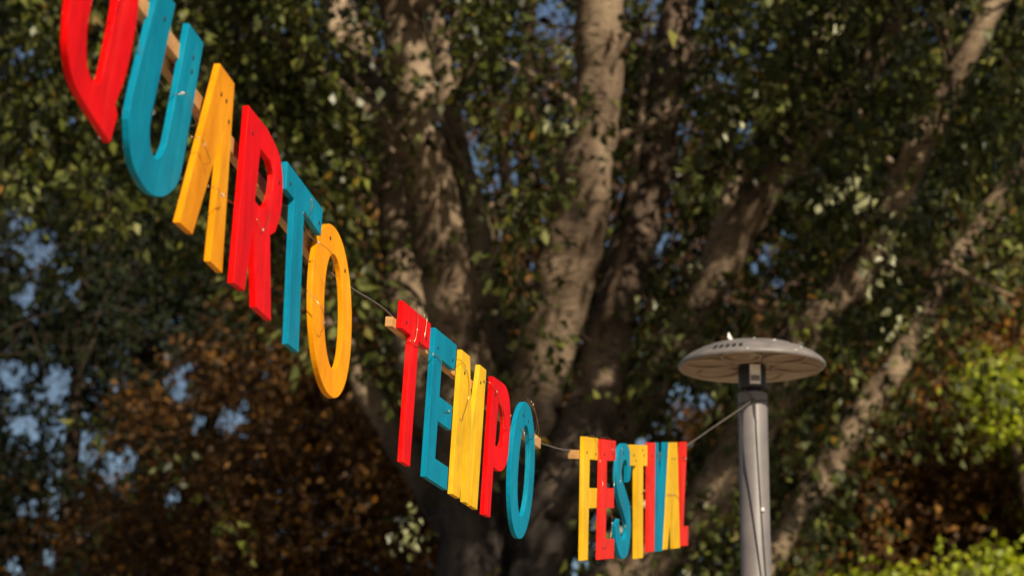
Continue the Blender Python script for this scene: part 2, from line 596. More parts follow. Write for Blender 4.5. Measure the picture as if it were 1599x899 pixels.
w2.batten(-0.032, 0.86, H - 0.064, 0.026, -TH - 0.012, 0.020)
w2.batten(0.78, 1.76, H - 0.060, 0.034, -TH - 0.034, 0.020)

# --- farthest word
w3 = Word('letter_sign', (0.24706, 9.6318, 3.46524), 1.30833, 0.17356, 0.05966, 0.0,
          'farthest and smallest word sign, eight letters packed close beside the lamp post')
w3.letter([[(-.002, .004), (.083, .004), (.090, .182), (.205, .182), (.211, .251), (.092, .253), (.096, .352), (.217, .349), (.217, .426), (.006, .430)]], YEL_HAZE, 'yellow letter F',
          [(.05, H - .045), (.19, H - .05)])
w3.letter([[(.250, 0), (.481, -.002), (.482, .068), (.346, .071), (.351, .180), (.471, .178), (.473, .250), (.352, .251), (.353, .347), (.493, .349), (.494, .420), (.270, .424)]],
          RED_HAZE, 'red letter E hazed towards orange', [(.31, H - .05), (.45, H - .05)], out=.0025)
s_out = [(.638, .412), (.690, .410), (.732, .392), (.758, .355), (.766, .310), (.748, .278), (.706, .270), (.700, .330), (.674, .352), (.632, .345), (.606, .310), (.625, .275), (.695, .228), (.752, .182), (.768, .130), (.762, .065),
         (.725, .010), (.658, -.009), (.590, .005), (.531, .051), (.506, .116), (.570, .139), (.588, .095), (.622, .066), (.664, .060), (.692, .088), (.680, .128), (.605, .182), (.545, .232), (.520, .290), (.541, .364), (.585, .402)]
w3.letter([soft(s_out, (5, 6, 20, 21))], BLUE, 'blue letter S', [(.63, H - .045)])
w3.letter([[(.841, -.014), (.963, -.014), (.963, .331), (1.035, .331), (1.040, .410), (.740, .409), (.745, .331), (.841, .331)]], YEL_HAZE, 'yellow letter T',
          [(.80, H - .05), (.83, H - .07), (.98, H - .05), (.95, H - .03)], lean=math.radians(-.5), pivot=.9, out=.002)
w3.letter([rect(1.077, 1.186, .004, H)], RED_HAZE, 'red letter I hazed towards orange', [(1.12, H - .05)], out=.0015)
w3.letter([[(1.222, .002), (1.346, .002), (1.441, .425), (1.372, .424), (1.314, .13), (1.256, .422), (1.186, .420)]], BLUE, 'blue letter V', [(1.23, H - .05), (1.41, H - .05)])
w3.letter([[(1.372, .006), (1.445, .006), (1.530, .215), (1.566, .005), (1.692, .004), (1.618, .426), (1.475, .424)]], YEL_HAZE, 'yellow letter A without crossbar',
          [(1.52, H - .06), (1.575, H - .06)])
w3.letter([[(1.730, .010), (1.892, .009), (1.886, .088), (1.784, .090), (1.815, .430), (1.704, .428)]], RED_HAZE, 'red letter L hazed towards orange', [(1.75, H - .05)], lean=math.radians(1), pivot=1.75)
w3.batten(-0.075, 1.02, H - 0.052, 0.030, -TH - 0.012, 0.020)
w3.batten(0.94, 1.88, H - 0.052, 0.034, -TH - 0.034, 0.020)

# ------------------------------------------------------------------ lamp post
LD = 12.05
lp = at(1174, 572, LD)                      # centre of the hood's rim plane
lp_x, lp_y, rimz = lp
px_m = FPX / LD
lamp = empty('lamp_post', (lp_x, lp_y, 0))
tag(lamp, 'grey park lamp post with a wide shallow round hood on a black bracket', 'lamp post')
RD = 115.5 / px_m
RP = 23.0 / px_m


def lmesh(name, V, Fc, mat, parent=lamp, smooth=True):
    V = np.asarray(V, float)
    return mesh_obj(name, V, Fc, mat, parent, smooth, world=False)


def at_z(VF, z, x=0, y=0):
    V, Fc = VF
    return V + np.array([x, y, z]), Fc


ztop = rimz - 43 / px_m
V, Fc = lathe([(RP * 1.75, 0.0), (RP * 1.75, 0.012), (RP * 1.3, 0.016), (RP * 1.3, 0.05), (RP * 1.06, 0.06), (RP * 1.04, 1.0), (RP, ztop - 0.006), (RP * .96, ztop), (0.001, ztop)], 40)
pole = lmesh('pole', V, Fc, GREYPAINT)
V, Fc = at_z(lathe([(RP * .62, -.005), (RP * .62, .055), (0.001, .055)], 28), ztop - .003)
lmesh('neck', V, Fc, BLACKM)
V, Fc = at_z(lathe([(0.001, 0), (RP * .90, 0), (RP * .95, .006), (RP * .95, 0.095), (RP * .90, .10), (RP * .55, .102), (RP * .55, .16)], 36), ztop + .018)
brk = lmesh('bracket', V, Fc, BLACKM)
V, Fc = box((RP * .12, -RP * .93, ztop + .070), (RP * .36, RP * .06, 0), (0, .014, 0), (0, 0, .041))
lmesh('sensor_lens', V, Fc, GLASS, brk, False)
V, Fc = box((RP * .12, -RP * .95, ztop + .052), (RP * .30, RP * .05, 0), (0, .0155, 0), (0, 0, .012))
lmesh('sensor_cover', V, Fc, HOOD, brk, False)
hz = 0.098
prof = [(RD * .985, -.006), (RD, .0), (RD * .995, .008), (RD * .96, .021), (RD * .88, .041), (RD * .76, .061), (RD * .6, .081), (RD * .4, .092), (RD * .2, hz - .002), (0.001, hz)]
V, Fc = at_z(lathe(prof, 72), rimz)
hood = lmesh('hood', V, Fc, HOOD)


def dome_z(r):
    pr = sorted(prof[1:], key=lambda q: q[0])
    return float(np.interp(r, [q[0] for q in pr], [q[1] for q in pr]))


# underside : shallow pan, six petal rings
V, Fc = at_z(lathe([(RD * .985, -.006), (RD * .95, -.003), (RD * .93, .004), (RD * .55, .010), (RD * .28, .004), (0.001, .004)], 72), rimz)
pan = lmesh('diffuser', V, Fc, LENS)
for k in range(6):
    a = math.radians(60 * k + 12)
    cx, cy = RD * .61 * math.cos(a), RD * .61 * math.sin(a)
    pts = []
    for t in np.linspace(0, 2 * math.pi, 28, endpoint=False):
        rr = 1 + .14 * math.cos(2 * t)
        ex, ey = RD * .29 * rr * math.cos(t), RD * .265 * math.sin(t)
        pts.append((cx + ex * math.cos(a) - ey * math.sin(a), cy + ex * math.sin(a) + ey * math.cos(a), rimz + .002))
    pts.append(pts[0]); pts.append(pts[1])
    V, Fc = tube(pts, .0065, 8, cap=False)
    lmesh('lens_ring', V, Fc, LENS, pan)
for k in range(5):
    a = math.radians(-126 + k * 5.6)
    r = RD * .92
    c = np.array([r * math.cos(a), r * math.sin(a), rimz + dome_z(r) - .001])
    rad = np.array([math.cos(a), math.sin(a), 0])
    tn = np.array([-math.sin(a), math.cos(a), 0])
    slope = (dome_z(r + .01) - dome_z(r - .01)) / .02
    rad3 = rad + np.array([0, 0, slope]); rad3 /= np.linalg.norm(rad3)
    V, Fc = box(c, tn * .0075, rad3 * .013, np.cross(tn, rad3) * .0035)
    lmesh('vent_slot', V, Fc, SLOT, hood, False)
for (a, r, sz) in ((-70, .72, .006), (-58, .98, .005), (-98, .99, .0045), (-90, .45, .007), (-48, .9, .004)):
    a = math.radians(a)
    V, Fc = lathe([(0.0005, .6), (.6, .5), (.95, .2), (1.05, -.3)], 8)
    V = V * sz + np.array([RD * r * math.cos(a), RD * r * math.sin(a), rimz + dome_z(RD * r)])
    lmesh('dropping', V, Fc, DROP, hood)
# hinge seam on the right of the hood
pts = [(RD * r * math.cos(math.radians(a)), RD * r * math.sin(math.radians(a)), rimz + dome_z(RD * r) + .0005) for a, r in ((-40, .55), (-46, .68), (-52, .80))]
V, Fc = tube(catmull(pts, 5), .003, 6)
lmesh('seam', V, Fc, SLOT, hood)
ap = np.array([-.098, -.12, rimz + dome_z(math.hypot(.098, .12))])
fv = [ap, ap + (-.012, 0, .012), ap + (-.010, 0, .030), ap + (-.004, .002, .034), ap + (.006, 0, .012), ap + (.012, .002, .004)]
lmesh('bird_feather', fv + [q + np.array([0, .003, 0]) for q in fv],
      [(0, 1, 2, 3, 4, 5), (11, 10, 9, 8, 7, 6)] + [(i, i + 6, (i + 1) % 6 + 6, (i + 1) % 6) for i in range(6)], DROP, hood, False)

# ------------------------------------------------------------------ cords, cables and light wires
LX = np.array([lp_x, lp_y, 0])


def wire_obj(name, pts, r, mat, parent=None, n=6, seg=6):
    V, Fc = tube(catmull(pts, n), r, seg)
    return mesh_obj(name, V, Fc, mat, parent, True)


def on_pole(px, py, off=.004):
    """point on the camera side of the pole seen at a photo pixel"""
    q = at(px, py, LD)
    dx = float(np.clip(q[0] - lp_x, -RP * .98, RP * .98))
    return np.array([lp_x + dx * 1.02, lp_y - math.sqrt(RP ** 2 - dx ** 2) - off, q[2]])


knot = on_pole(1173, 632)
cordp = [np.array([-2.1, -4.0, 3.75]), w1.p(-1.6, H - .03, -.06), w1.p(-.6, H - .05, -.055), w1.p(.2, H - .055, -.06), w1.p(1.0, H - .06, -.066), w1.p(1.5, H - .07, -.064)]
cordp += [0.5 * (w1.p(1.5, H - .07, -.064) + w2.p(-.05, H - .05, -.03)) - np.array([0, 0, .004])]
cordp += [w2.p(-.05, H - .04, -.03), w2.p(.4, H - .045, -.06), w2.p(1.2, H - .05, -.064), w2.p(1.65, H - .06, -.05)]
cordp += [0.5 * (w2.p(1.65, H - .06, -.05) + w3.p(-.09, H - .045, -.03)) - np.array([0, 0, .004])]
cordp += [w3.p(-.09, H - .04, -.03), w3.p(.5, H - .04, -.06), w3.p(1.2, H - .04, -.06), w3.p(1.88, H - .02, -.05)]
cordp += [0.5 * (w3.p(1.88, H - .02, -.05) + knot) - np.array([0, 0, .004]), knot]
cord = wire_obj('suspension_cord', cordp, .0028, CORD, None, 5, 6)
tag(cord, 'thin grey cord carrying the word signs, tied to the lamp post', 'cord')
zk = knot[2]
ring = [LX + np.array([(RP + .003) * math.cos(a), (RP + .003) * math.sin(a), zk + .010 * math.sin(a * 1.0 + 1)]) for a in np.linspace(0, 2 * math.pi, 26)]
V, Fc = tube(ring, .0035, 6)
kn = mesh_obj('tied_loop', V, Fc, CORD, cord, True)
for dx, dz in ((-.035, .045), (.012, -.10)):
    wire_obj('loose_end', [knot, knot + np.array([dx * .4, -.004, dz * .5]), knot + np.array([dx, .003, dz])], .0025, CORD, cord)
V, Fc = lathe([(0.0005, .01), (.007, .007), (.010, 0), (.007, -.007), (0.0005, -.01)], 10)
mesh_obj('knot', V + knot, Fc, CORD, cord, True)


c1 = [on_pole(1158, 640), on_pole(1156.5, 690), on_pole(1160, 740), on_pole(1166, 790), on_pole(1172, 845), on_pole(1178, 900), on_pole(1186, 990), on_pole(1186, 1100)]
c1 += [np.array([c1[-1][0], c1[-1][1], z]) for z in (2.0, .8, 0.0)]
cb = wire_obj('power_cable', c1, .0032, CABLE)
tag(cb, 'black cable sagging down the left side of the lamp pole', 'cable')
c2 = [on_pole(1176, 636), on_pole(1177, 690), on_pole(1179.5, 760), on_pole(1182.5, 830), on_pole(1186, 900), on_pole(1191, 1000)]
c2 += [np.array([c2[-1][0], c2[-1][1], z]) for z in (1.9, .8, 0.0)]
c2o = wire_obj('power_cable', c2, .0026, CABLE)
tag(c2o, 'thinner dark lead running straight down the middle of the lamp pole', 'cable')
V, Fc = box(on_pole(1184, 808, .008), (.006, 0, 0), (0, .003, 0), (0, 0, .007))
mesh_obj('cable_clip', V, Fc, DROP, c2o)


def light_string(word, runs, label):
    """thin fairy-light wire laid over the letters with tiny bulbs; runs of (s, v, n)"""
    r0 = runs[0][0]
    root = empty('fairy_light_string', tuple(word.p(*r0)))
    tag(root, label, 'fairy lights', 'fairy lights wound over the word signs')
    for run in runs:
        pts = catmull([word.p(*q) for q in run], 8)
        V, Fc = tube(pts, .0009, 5)
        mesh_obj('wire', V, Fc, WIRE, root, True)
        L = len(pts)
        for i in range(13, L - 2, 47):
            V, Fc = lathe([(0.0003, .0035), (.0014, .0028), (.0019, 0), (.0014, -.0028), (0.0003, -.0035)], 8)
            mesh_obj('bulb', V + pts[i], Fc, BULB, root, True)


b = -TH - .004
f_ = .003
light_string(w1, [
    [(-.36, .30, b), (-.345, .26, f_), (-.25, .30, f_), (-.22, .36, b), (-.1, .30, b), (-.02, .22, b), (.05, .25, b)],
    [(.05, .25, b), (.17, .26, b), (.195, .27, f_), (.24, .245, f_), (.277, .235, f_), (.285, .23, b), (.31, .22, b), (.318, .215, f_), (.36, .205, f_), (.392, .19, f_), (.40, .185, b), (.45, .16, b),
     (.452, .155, f_), (.49, .150, f_), (.522, .165, f_), (.53, .165, b), (.66, .19, b), (.78, .20, b), (.79, .195, f_), (.83, .185, f_), (.86, .205, f_), (.885, .245, f_), (.895, .26, b)],
    [(.895, .26, b), (1.0, .30, b), (1.18, .36, b), (1.19, .345, f_), (1.24, .355, f_), (1.262, .40, f_), (1.265, .43, b), (1.3, .34, b), (1.36, .30, f_ + .03), (1.43, .26, f_ + .02)],
    [(1.33, .2, b), (1.34, .15, f_ + .02), (1.40, .12, f_ + .01), (1.47, .12, b), (1.5, .05, f_), (1.54, .03, f_), (1.58, .1, b)],
], 'fairy light wire over the letters of the nearest six-letter sign')
light_string(w2, [
    [(.03, .43, b), (.12, .425, f_), (.125, .34, f_), (.10, .335, b), (.09, .33, f_), (.15, .33, f_), (.205, .36, f_), (.22, .425, f_), (.23, .43, b)],
    [(.23, .35, b), (.27, .34, f_), (.32, .34, f_), (.36, .345, f_), (.46, .33, f_), (.54, .355, f_), (.56, .38, b)],
    [(.56, .38, b), (.60, .385, f_), (.68, .36, f_), (.70, .30, f_), (.66, .24, f_), (.64, .22, f_), (.60, .25, b)],
    [(.42, .14, b), (.47, .21, f_), (.52, .22, f_)],
    [(.95, .40, b), (.96, .39, f_), (1.04, .37, f_), (1.1, .33, f_), (1.12, .29, f_), (1.17, .30, f_), (1.19, .31, b)],
    [(1.33, .33, b), (1.335, .33, f_), (1.40, .32, f_), (1.47, .34, f_ + .01), (1.53, .38, f_), (1.54, .42, f_ - .01), (1.47, .45, b), (1.44, .435, f_), (1.49, .42, f_), (1.56, .36, f_), (1.55, .33, b)],
], 'fairy light wire over the letters of the middle five-letter sign')
light_string(w3, [
    [(.10, .43, b), (.16, .425, f_), (.23, .30, f_ + .01), (.225, .25, f_ + .01), (.245, .20, b)],
    [(.34, .43, b), (.40, .425, f_), (.45, .36, f_), (.47, .28, f_), (.44, .23, f_), (.40, .20, b)],
    [(.36, .20, b), (.385, .17, f_ + .008), (.39, .10, f_ + .01), (.35, .05, f_ + .006), (.28, .04, f_), (.25, .035, b)],
    [(.42, .16, b), (.55, .13, f_ + .01), (.68, .10, f_)],
    [(.59, .40, f_), (.58, .32, f_), (.57, .25, f_), (.60, .20, f_), (.63, .17, f_)],
    [(1.03, .32, b), (.98, .27, f_ + .02), (.92, .22, f_), (.86, .18, f_), (.84, .18, b)],
    [(1.36, .24, b), (1.42, .22, f_), (1.56, .22, f_), (1.66, .20, f_), (1.70, .19, b)],
    [(1.69, .37, b), (1.72, .365, f_), (1.79, .36, f_), (1.80, .355, b)],
], 'fairy light wire over the letters of the farthest eight-letter sign')


# ------------------------------------------------------------------ trees
def leaves_at(P, D, size, asp=0.58, g=rng, fold=0.18):
    """leaf quads: P tips' bases (n,3), D leaf directions; returns V, quads, one kite-shaped folded leaf each"""
    n = len(P)
    D = D / (np.linalg.norm(D, axis=1)[:, None] + 1e-9)
    R = g.normal(size=(n, 3))
    S = np.cross(D, R)
    S /= np.linalg.norm(S, axis=1)[:, None] + 1e-9
    N = np.cross(S, D)
    L = (size * g.uniform(.5, 1.3, n))[:, None]
    a = P
    m = P + D * L * .42
    t = P + D * L - N * L * .1
    l = m + S * L * asp * .5 + N * L * fold
    r = m - S * L * asp * .5 + N * L * fold
    V = np.stack([a, l, t, r], 1).reshape(-1, 3)
    Q = np.arange(n * 4).reshape(n, 4)
    return V, Q


def sprays(C, nleaf, length, g=rng, droop=0.55):
    """twigs with leaves: C (n,3) spray origins -> leaf base points, directions, twig segments"""
    n = len(C)
    T = g.normal(size=(n, 3))
    T[:, 2] = T[:, 2] * .6 - droop
    T /= np.linalg.norm(T, axis=1)[:, None]
    Ls = length * g.uniform(.5, 1.3, n)
    t = g.uniform(0, 1, (n, nleaf))
    sag = -0.25 * (t ** 2) * Ls[:, None]
    P = C[:, None, :] + T[:, None, :] * (t * Ls[:, None])[:, :, None]
    P[:, :, 2] += sag
    J = g.normal(size=(n, nleaf, 3)) * (0.10 * length + .02)
    P = P + J
    D = J + g.normal(size=(n, nleaf, 3)) * .06 + T[:, None, :] * .05
    D[:, :, 2] -= .11
    E0, E1 = C, C + T * Ls[:, None] - np.array([0, 0, .25]) * Ls[:, None]
    return P.reshape(-1, 3), D.reshape(-1, 3), E0, E1


def twig_mesh(name, A, B, r, mat, parent):
    n = len(A)
    T = B - A
    T /= np.linalg.norm(T, axis=1)[:, None] + 1e-9
    X = np.cross(T, np.array([.3, .5, .81])); X /= np.linalg.norm(X, axis=1)[:, None] + 1e-9
    Y = np.cross(T, X)
    M = 0.5 * (A + B) + np.array([0, 0, 1]) * 0.07 * np.linalg.norm(B - A, axis=1)[:, None]
    rings = []
    for Pp, k in ((A, 1.0), (M, .75), (B, .35)):
        for a in (0, 2.094, 4.189):
            rings.append(Pp + (X * math.cos(a) + Y * math.sin(a)) * r * k)
    V = np.stack(rings, 1).reshape(-1, 3)
    base = np.arange(n)[:, None] * 9
    Q = []
    for k in (0, 3):
        for j in range(3):
            Q.append(np.stack([base[:, 0] + k + j, base[:, 0] + k + (j + 1) % 3, base[:, 0] + k + 3 + (j + 1) % 3, base[:, 0] + k + 3 + j], 1))
    return fast_mesh(name, V, np.concatenate(Q), mat, parent)


# gaps through which the sky shows: photo pixel, radius
GAPS = [(60, 385, 38), (30, 340, 20), (100, 595, 42), (15, 580, 34), (40, 660, 24), (120, 690, 40), (180, 725, 26), (210, 705, 22), (285, 590, 22), (225, 550, 24),
        (280, 610, 14), (365, 655, 26), (310, 655, 18), (40, 790, 20), (95, 780, 24), (270, 770, 18), (30, 885, 18), (75, 870, 20), (125, 445, 14), (45, 460, 14),
        (30, 78, 10), (48, 80, 8), (115, 190, 10), (590, 607, 8),
        (862, 10, 14), (880, 22, 12), (1095, 5, 8), (1140, 105, 8), (1140, 128, 8), (1210, 68, 8), (1128, 122, 9), (1143, 134, 9), (1168, 192, 10), (1160, 225, 10), (1150, 330, 14), (1172, 305, 12),
        (1138, 355, 10), (1125, 380, 10), (1190, 280, 8), (1230, 365, 9), (1200, 395, 11), (1180, 420, 9), (1215, 440, 9), (1050, 605, 16), (1082, 616, 9), (1110, 625, 11), (977, 610, 10), (1000, 690, 10),
        (740, 255, 12), (790, 280, 12), (800, 250, 9), (825, 405, 9), (815, 440, 9), (690, 230, 6), (1040, 150, 6), (1030, 380, 10), (1050, 365, 10)]
GA = np.array(GAPS, float)


def gap_keep(P, k=1.0, p_in=0.06):
    xy, z = project(P)
    d = np.hypot(xy[:, None, 0] - GA[None, :, 0], xy[:, None, 1] - GA[None, :, 1]) / (np.minimum(GA[None, :, 2], 11 + .6 * GA[None, :, 2]) * k)
    X, Y = xy[:, 0], xy[:, 1]
    wob = np.sin(X * .21 + 1.3 * np.sin(Y * .13)) + np.sin(Y * .24 + 1.7 * np.sin(X * .11)) + .8 * np.sin(X * .47 - Y * .39) + .6 * np.sin(X * .08 + Y * .09)
    near = d.min(1) * (1 + np.where(GA[d.argmin(1), 2] > 16, .30, .12) * wob) / np.where(GA[d.argmin(1), 2] > 16, 1.0, 1.45)
    keep = near > 1
    return keep | (rng.uniform(size=len(P)) < p_in)


# ---- the big many-limbed tree behind the signs
# limbs: list of (px, py, distance, width in px)
LIMBS = [
    [(775, 1090, 25.1, 130), (742, 905, 25.0, 112), (735, 780, 24.9, 98), (730, 640, 24.7, 94), (714, 500, 24.5, 90), (688, 370, 24.3, 84), (658, 230, 24.1, 76), (636, 90, 24.0, 70), (618, -60, 23.9, 66), (590, -220, 23.8, 50), (560, -380, 23.8, 26)],
    [(765, 960, 25.3, 80), (722, 760, 25.4, 70), (668, 600, 25.6, 72), (638, 480, 25.8, 66), (622, 360, 26.0, 58), (600, 230, 26.2, 50), (560, 90, 26.4, 44), (515, -20, 26.6, 36), (470, -160, 26.8, 20)],
    [(795, 960, 25.4, 70), (793, 760, 25.5, 56), (778, 590, 25.6, 52), (758, 450, 25.8, 46), (742, 330, 25.9, 40), (708, 190, 26.0, 34), (686, 80, 26.1, 30), (670, -60, 26.2, 22), (650, -160, 26.2, 10)],
    [(800, 1060, 25.4, 100), (806, 880, 25.3, 84), (818, 700, 25.1, 92), (850, 560, 24.8, 94), (886, 420, 24.5, 94), (912, 290, 24.3, 84), (934, 150, 24.2, 74), (938, 20, 24.1, 70), (938, -120, 24.0, 60), (930, -300, 24.0, 34)],
    [(815, 1080, 24.8, 110), (838, 910, 24.6, 92), (872, 780, 24.5, 86), (920, 640, 24.7, 80), (962, 480, 25.2, 74), (1000, 340, 25.6, 70), (1032, 190, 25.8, 62), (1052, 60, 26.0, 58), (1070, -90, 26.1, 48), (1090, -260, 26.2, 28)],
    [(815, 1010, 25.4, 90), (870, 830, 25.5, 74), (955, 690, 25.4, 66), (1030, 575, 25.2, 64), (1110, 440, 25.0, 60), (1180, 320, 24.8, 54), (1250, 230, 24.7, 48), (1330, 140, 24.6, 44), (1385, 60, 24.6, 38), (1440, -60, 24.5, 28), (1500, -200, 24.4, 14)],
    [(830, 1010, 24.8, 96), (1010, 870, 24.6, 82), (1115, 765, 24.4, 78), (1190, 640, 24.3, 76), (1262, 510, 24.2, 74), (1330, 440, 24.1, 56), (1395, 320, 24.0, 48), (1455, 190, 23.9, 44), (1530, 50, 23.8, 38), (1600, -90, 23.8, 26), (1660, -240, 23.7, 12)],
    [(840, 1090, 25.2, 84), (1090, 985, 25.3, 62), (1215, 850, 25.4, 50), (1262, 780, 25.5, 48), (1318, 682, 25.6, 46), (1392, 580, 25.7, 42), (1440, 490, 25.8, 40), (1505, 395, 25.9, 38), (1565, 300, 26.0, 34), (1650, 180, 26.1, 24), (1740, 60, 26.2, 10)],
    [(775, 1000, 25.6, 80), (740, 880, 25.7, 68), (672, 760, 25.9, 58), (600, 650, 26.1, 46), (550, 560, 26.3, 38), (480, 440, 26.5, 30), (400, 300, 26.8, 22), (330, 160, 27.1, 12)],
    [(668, 265, 24.1, 30), (612, 210, 23.8, 25), (560, 162, 23.6, 21), (505, 112, 23.4, 18), (430, 60, 23.2, 13), (350, 30, 23.0, 6)],
    [(1100, 450, 25.0, 40), (1160, 270, 25.1, 36), (1210, 215, 25.2, 32), (1262, 110, 25.3, 36), (1300, 20, 25.4, 30), (1340, -90, 25.5, 20)],
    [(948, 500, 24.6, 20), (972, 390, 24.6, 16), (992, 250, 24.6, 14), (1008, 120, 24.7, 10), (1016, 20, 24.8, 6)],
    [(862, 800, 24.3, 30), (905, 740, 24.0, 24), (935, 700, 23.9, 18)],
    [(640, 190, 24.2, 20), (575, 120, 24.6, 26), (530, 60, 24.9, 28), (508, -10, 25.1, 24), (480, -120, 25.3, 12)],
]
base = at(800, 900, 25.1)
tree = empty('broadleaf_tree', (base[0], base[1], 0))
tag(tree, 'huge pale-barked tree with many spreading limbs filling the frame behind the signs', 'tree')
tp = [(base[0] + .02, base[1], -.2), (base[0], base[1], .4), (base[0] - .03, base[1] + .02, 1.6), (base[0], base[1], 3.0), (base[0] + .02, base[1], 3.9), (base[0] - .02, base[1], 4.5), (base[0] - .05, base[1], 4.85)]
V, Fc = tube(catmull(tp, 5), np.interp(np.linspace(0, 1, 31), [0, .12, .3, .7, .9, 1], [1.15, .88, .74, .70, .55, .35]), 22, .07, 3)
mesh_obj('trunk', V, Fc, BARK_LOW_SHADE, tree, True)
limb_paths = []
for k, L in enumerate(LIMBS):
    P = np.array([at(x, y, d) for x, y, d, w in L])
    r = np.array([w * d / FPX / 2 for x, y, d, w in L])
    path = catmull(P, 7)
    rr = catmull(np.stack([r, r * 0, r * 0], 1), 7)[:, 0]
    if k < 9:
        path[2:] += rng.normal(size=path[2:].shape) * .012
    V, Fc = tube(path, np.maximum(rr, .01), 16 if k < 9 else 10, .06, 20 + k)
    mesh_obj('limb', V, Fc, BARK_SHADED if k == 4 else BARK_LOW_SHADE if k < 6 or k in (8, 12) else BARK, tree, True)
    limb_paths.append((path, rr))
# thinner side branches
for i in range(46):
    k_ = int(rng.integers(0, 7))
    pa, rr = limb_paths[k_]
    j_ = int(rng.integers(len(pa) // 2, len(pa) - 3))
    v = rng.normal(size=3) * np.array([1, .6, .6]) + np.array([0, -.1, .8])
    v /= np.linalg.norm(v)
    L_ = rng.uniform(.8, 2.0)
    q0 = pa[j_]
    pts_ = [q0, q0 + v * L_ * .35 + rng.normal(size=3) * .06, q0 + v * L_ * .7 + rng.normal(size=3) * .12 + np.array([0, 0, .08]), q0 + v * L_ + rng.normal(size=3) * .15 + np.array([0, 0, -.05])]
    V, Fc = tube(catmull(pts_, 5), np.linspace(min(rr[j_] * .35, .05), .008, 16), 7, .08, 100 + i)
    mesh_obj('branch', V, Fc, BARK, tree, True)
# branch scars
for (x, y, k, w) in ((652, 247, 0, 13), (1047, 122, 4, 14), (1010, 275, 4, 9), (692, 300, 0, 8), (985, 365, 4, 9), (1030, 165, 4, 10), (600, 120, 1, 10), (905, 640, 4, 9), (755, 830, 0, 12), (1290, 500, 6, 9), (915, 330, 3, 12), (880, 700, 4, 10)):
    path, rr = limb_paths[k]
    xy, z = project(path)
    i = int(np.argmin(np.hypot(xy[:, 0] - x, xy[:, 1] - y)))
    dx = np.clip((x - xy[i, 0]) * z[i] / FPX, -rr[i] * .8, rr[i] * .8)
    depth = z[i] - math.sqrt(max(rr[i] ** 2 - dx ** 2, 1e-4)) * 0.98
    c = at(x, y, depth)
    V, Fc = lathe([(0.001, .25), (.5, .3), (.8, .55), (1.05, .45), (1.25, -.3)], 12)
    V = np.stack([V[:, 0], -V[:, 2] * .6, V[:, 1] * .7], 1) * (w * z[i] / FPX / 2)
    mesh_obj('branch_scar', V + c, [f[::-1] for f in Fc], SCAR, tree, True)


def limb_clear(P, near_keep):
    """thin out the leaves standing right in front of a limb"""
    xy, z = project(P)
    keep = np.ones(len(P), bool)
    for k, (path, rr) in enumerate(limb_paths):
        lxy, lz = project(path)
        lw = rr * FPX / lz
        d = np.hypot(xy[:, None, 0] - lxy[None, :, 0], xy[:, None, 1] - lxy[None, :, 1])
        j = d.argmin(1)
        hit = (d[np.arange(len(P)), j] < lw[j] + 12) & (z < lz[j] + .3)
        keep &= ~(hit & (rng.uniform(size=len(P)) > near_keep[k]))
    return keep


NK = [.25, .5, .5, .30, .04, .3, .35, .6, .6, .4, .8, .6, .5, .5]


# openings in the crown that let the sun through onto the bark: photo pixel, distance, radius
SUNNY = [(900, 370, 24.2, .30), (885, 450, 24.4, .36), (865, 550, 24.6, .22), (838, 630, 24.8, .20), (930, 100, 24, .22), (942, 10, 24, .22), (925, 215, 24.1, .12),
         (712, 440, 24.2, .10), (975, 440, 25.2, .11), (1005, 320, 25.5, .11), (1036, 170, 25.7, .11), (935, 600, 24.7, .10), (1110, 440, 24.9, .12), (1345, 430, 24, .14), (1460, 180, 23.8, .12), (665, 90, 23.8, .16), (630, 440, 25.6, .26), (760, 440, 25.6, .28), (772, 540, 25.6, .22), (745, 330, 25.7, .22), (690, 130, 25.8, .20),
         (560, 160, 23.4, .18), (512, 110, 23.3, .15), (520, 30, 24.8, .22), (1315, 685, 25.4, .22), (1290, 730, 25.4, .14), (1390, 585, 25.5, .22), (1270, 505, 24, .22), (1420, 530, 25.6, .14),
         (1550, 330, 25.8, .2), (1210, 310, 24.6, .15), (1160, 250, 24.9, .15), (1300, 30, 25.2, .18), (1530, 50, 23.6, .14), (1225, 850, 25.2, .18), (1345, 300, 21.7, .30), (1385, 385, 21.7, .28), (875, 85, 21.7, .18), (885, 190, 21.7, .16), (1420, 525, 21.7, .22), (110, 280, 21.7, .35), (300, 130, 21.7, .35), (450, 170, 21.7, .3), (1280, 60, 21.7, .3), (1150, 180, 21.7, .25), (1120, 760, 24.2, .13),
         (905, 745, 23.9, .16), (730, 590, 24.4, .12)]
TS = np.array(to_sun)


def sun_keep(P, k=1.0, leak=.12):
    keep = np.ones(len(P), bool)
    for (x, y, d, r) in SUNNY:
        o = at(x, y, d)
        v = P - o
        t = v @ TS
        q = np.linalg.norm(v - t[:, None] * TS, axis=1)
        keep &= ~((t > .1) & (q < r * k))
    return keep | (rng.uniform(size=len(P)) < leak)


def crown_points(n, x0, x1, y0, y1, d0, d1, test=None):
    x, y = rng.uniform(x0, x1, n), rng.uniform(y0, y1, n)
    d = rng.uniform(d0, d1, n)
    if test is not None:
        m = test(x, y, d)
        x, y, d = x[m], y[m], d[m]
    return EYE + d[:, None] * (FW + RT * ((x - 799.5) / FPX)[:, None] + UP * ((449.5 - y) / FPX)[:, None])


def clumpy(P, scale, thr, seed):
    """keep points where a smooth random field is high: leaf masses and gaps"""
    g = np.random.default_rng(seed)
    f = np.zeros(len(P))
    for o in range(3):
        for k in range(7):
            w = g.normal(size=3)
            w /= np.linalg.norm(w)
            f += np.sin(P @ w * (2 * math.pi / scale) * (1.7 ** o) + g.uniform(0, 6.28)) / (1.5 ** o)
    f /= f.std() + 1e-9
    return f > thr


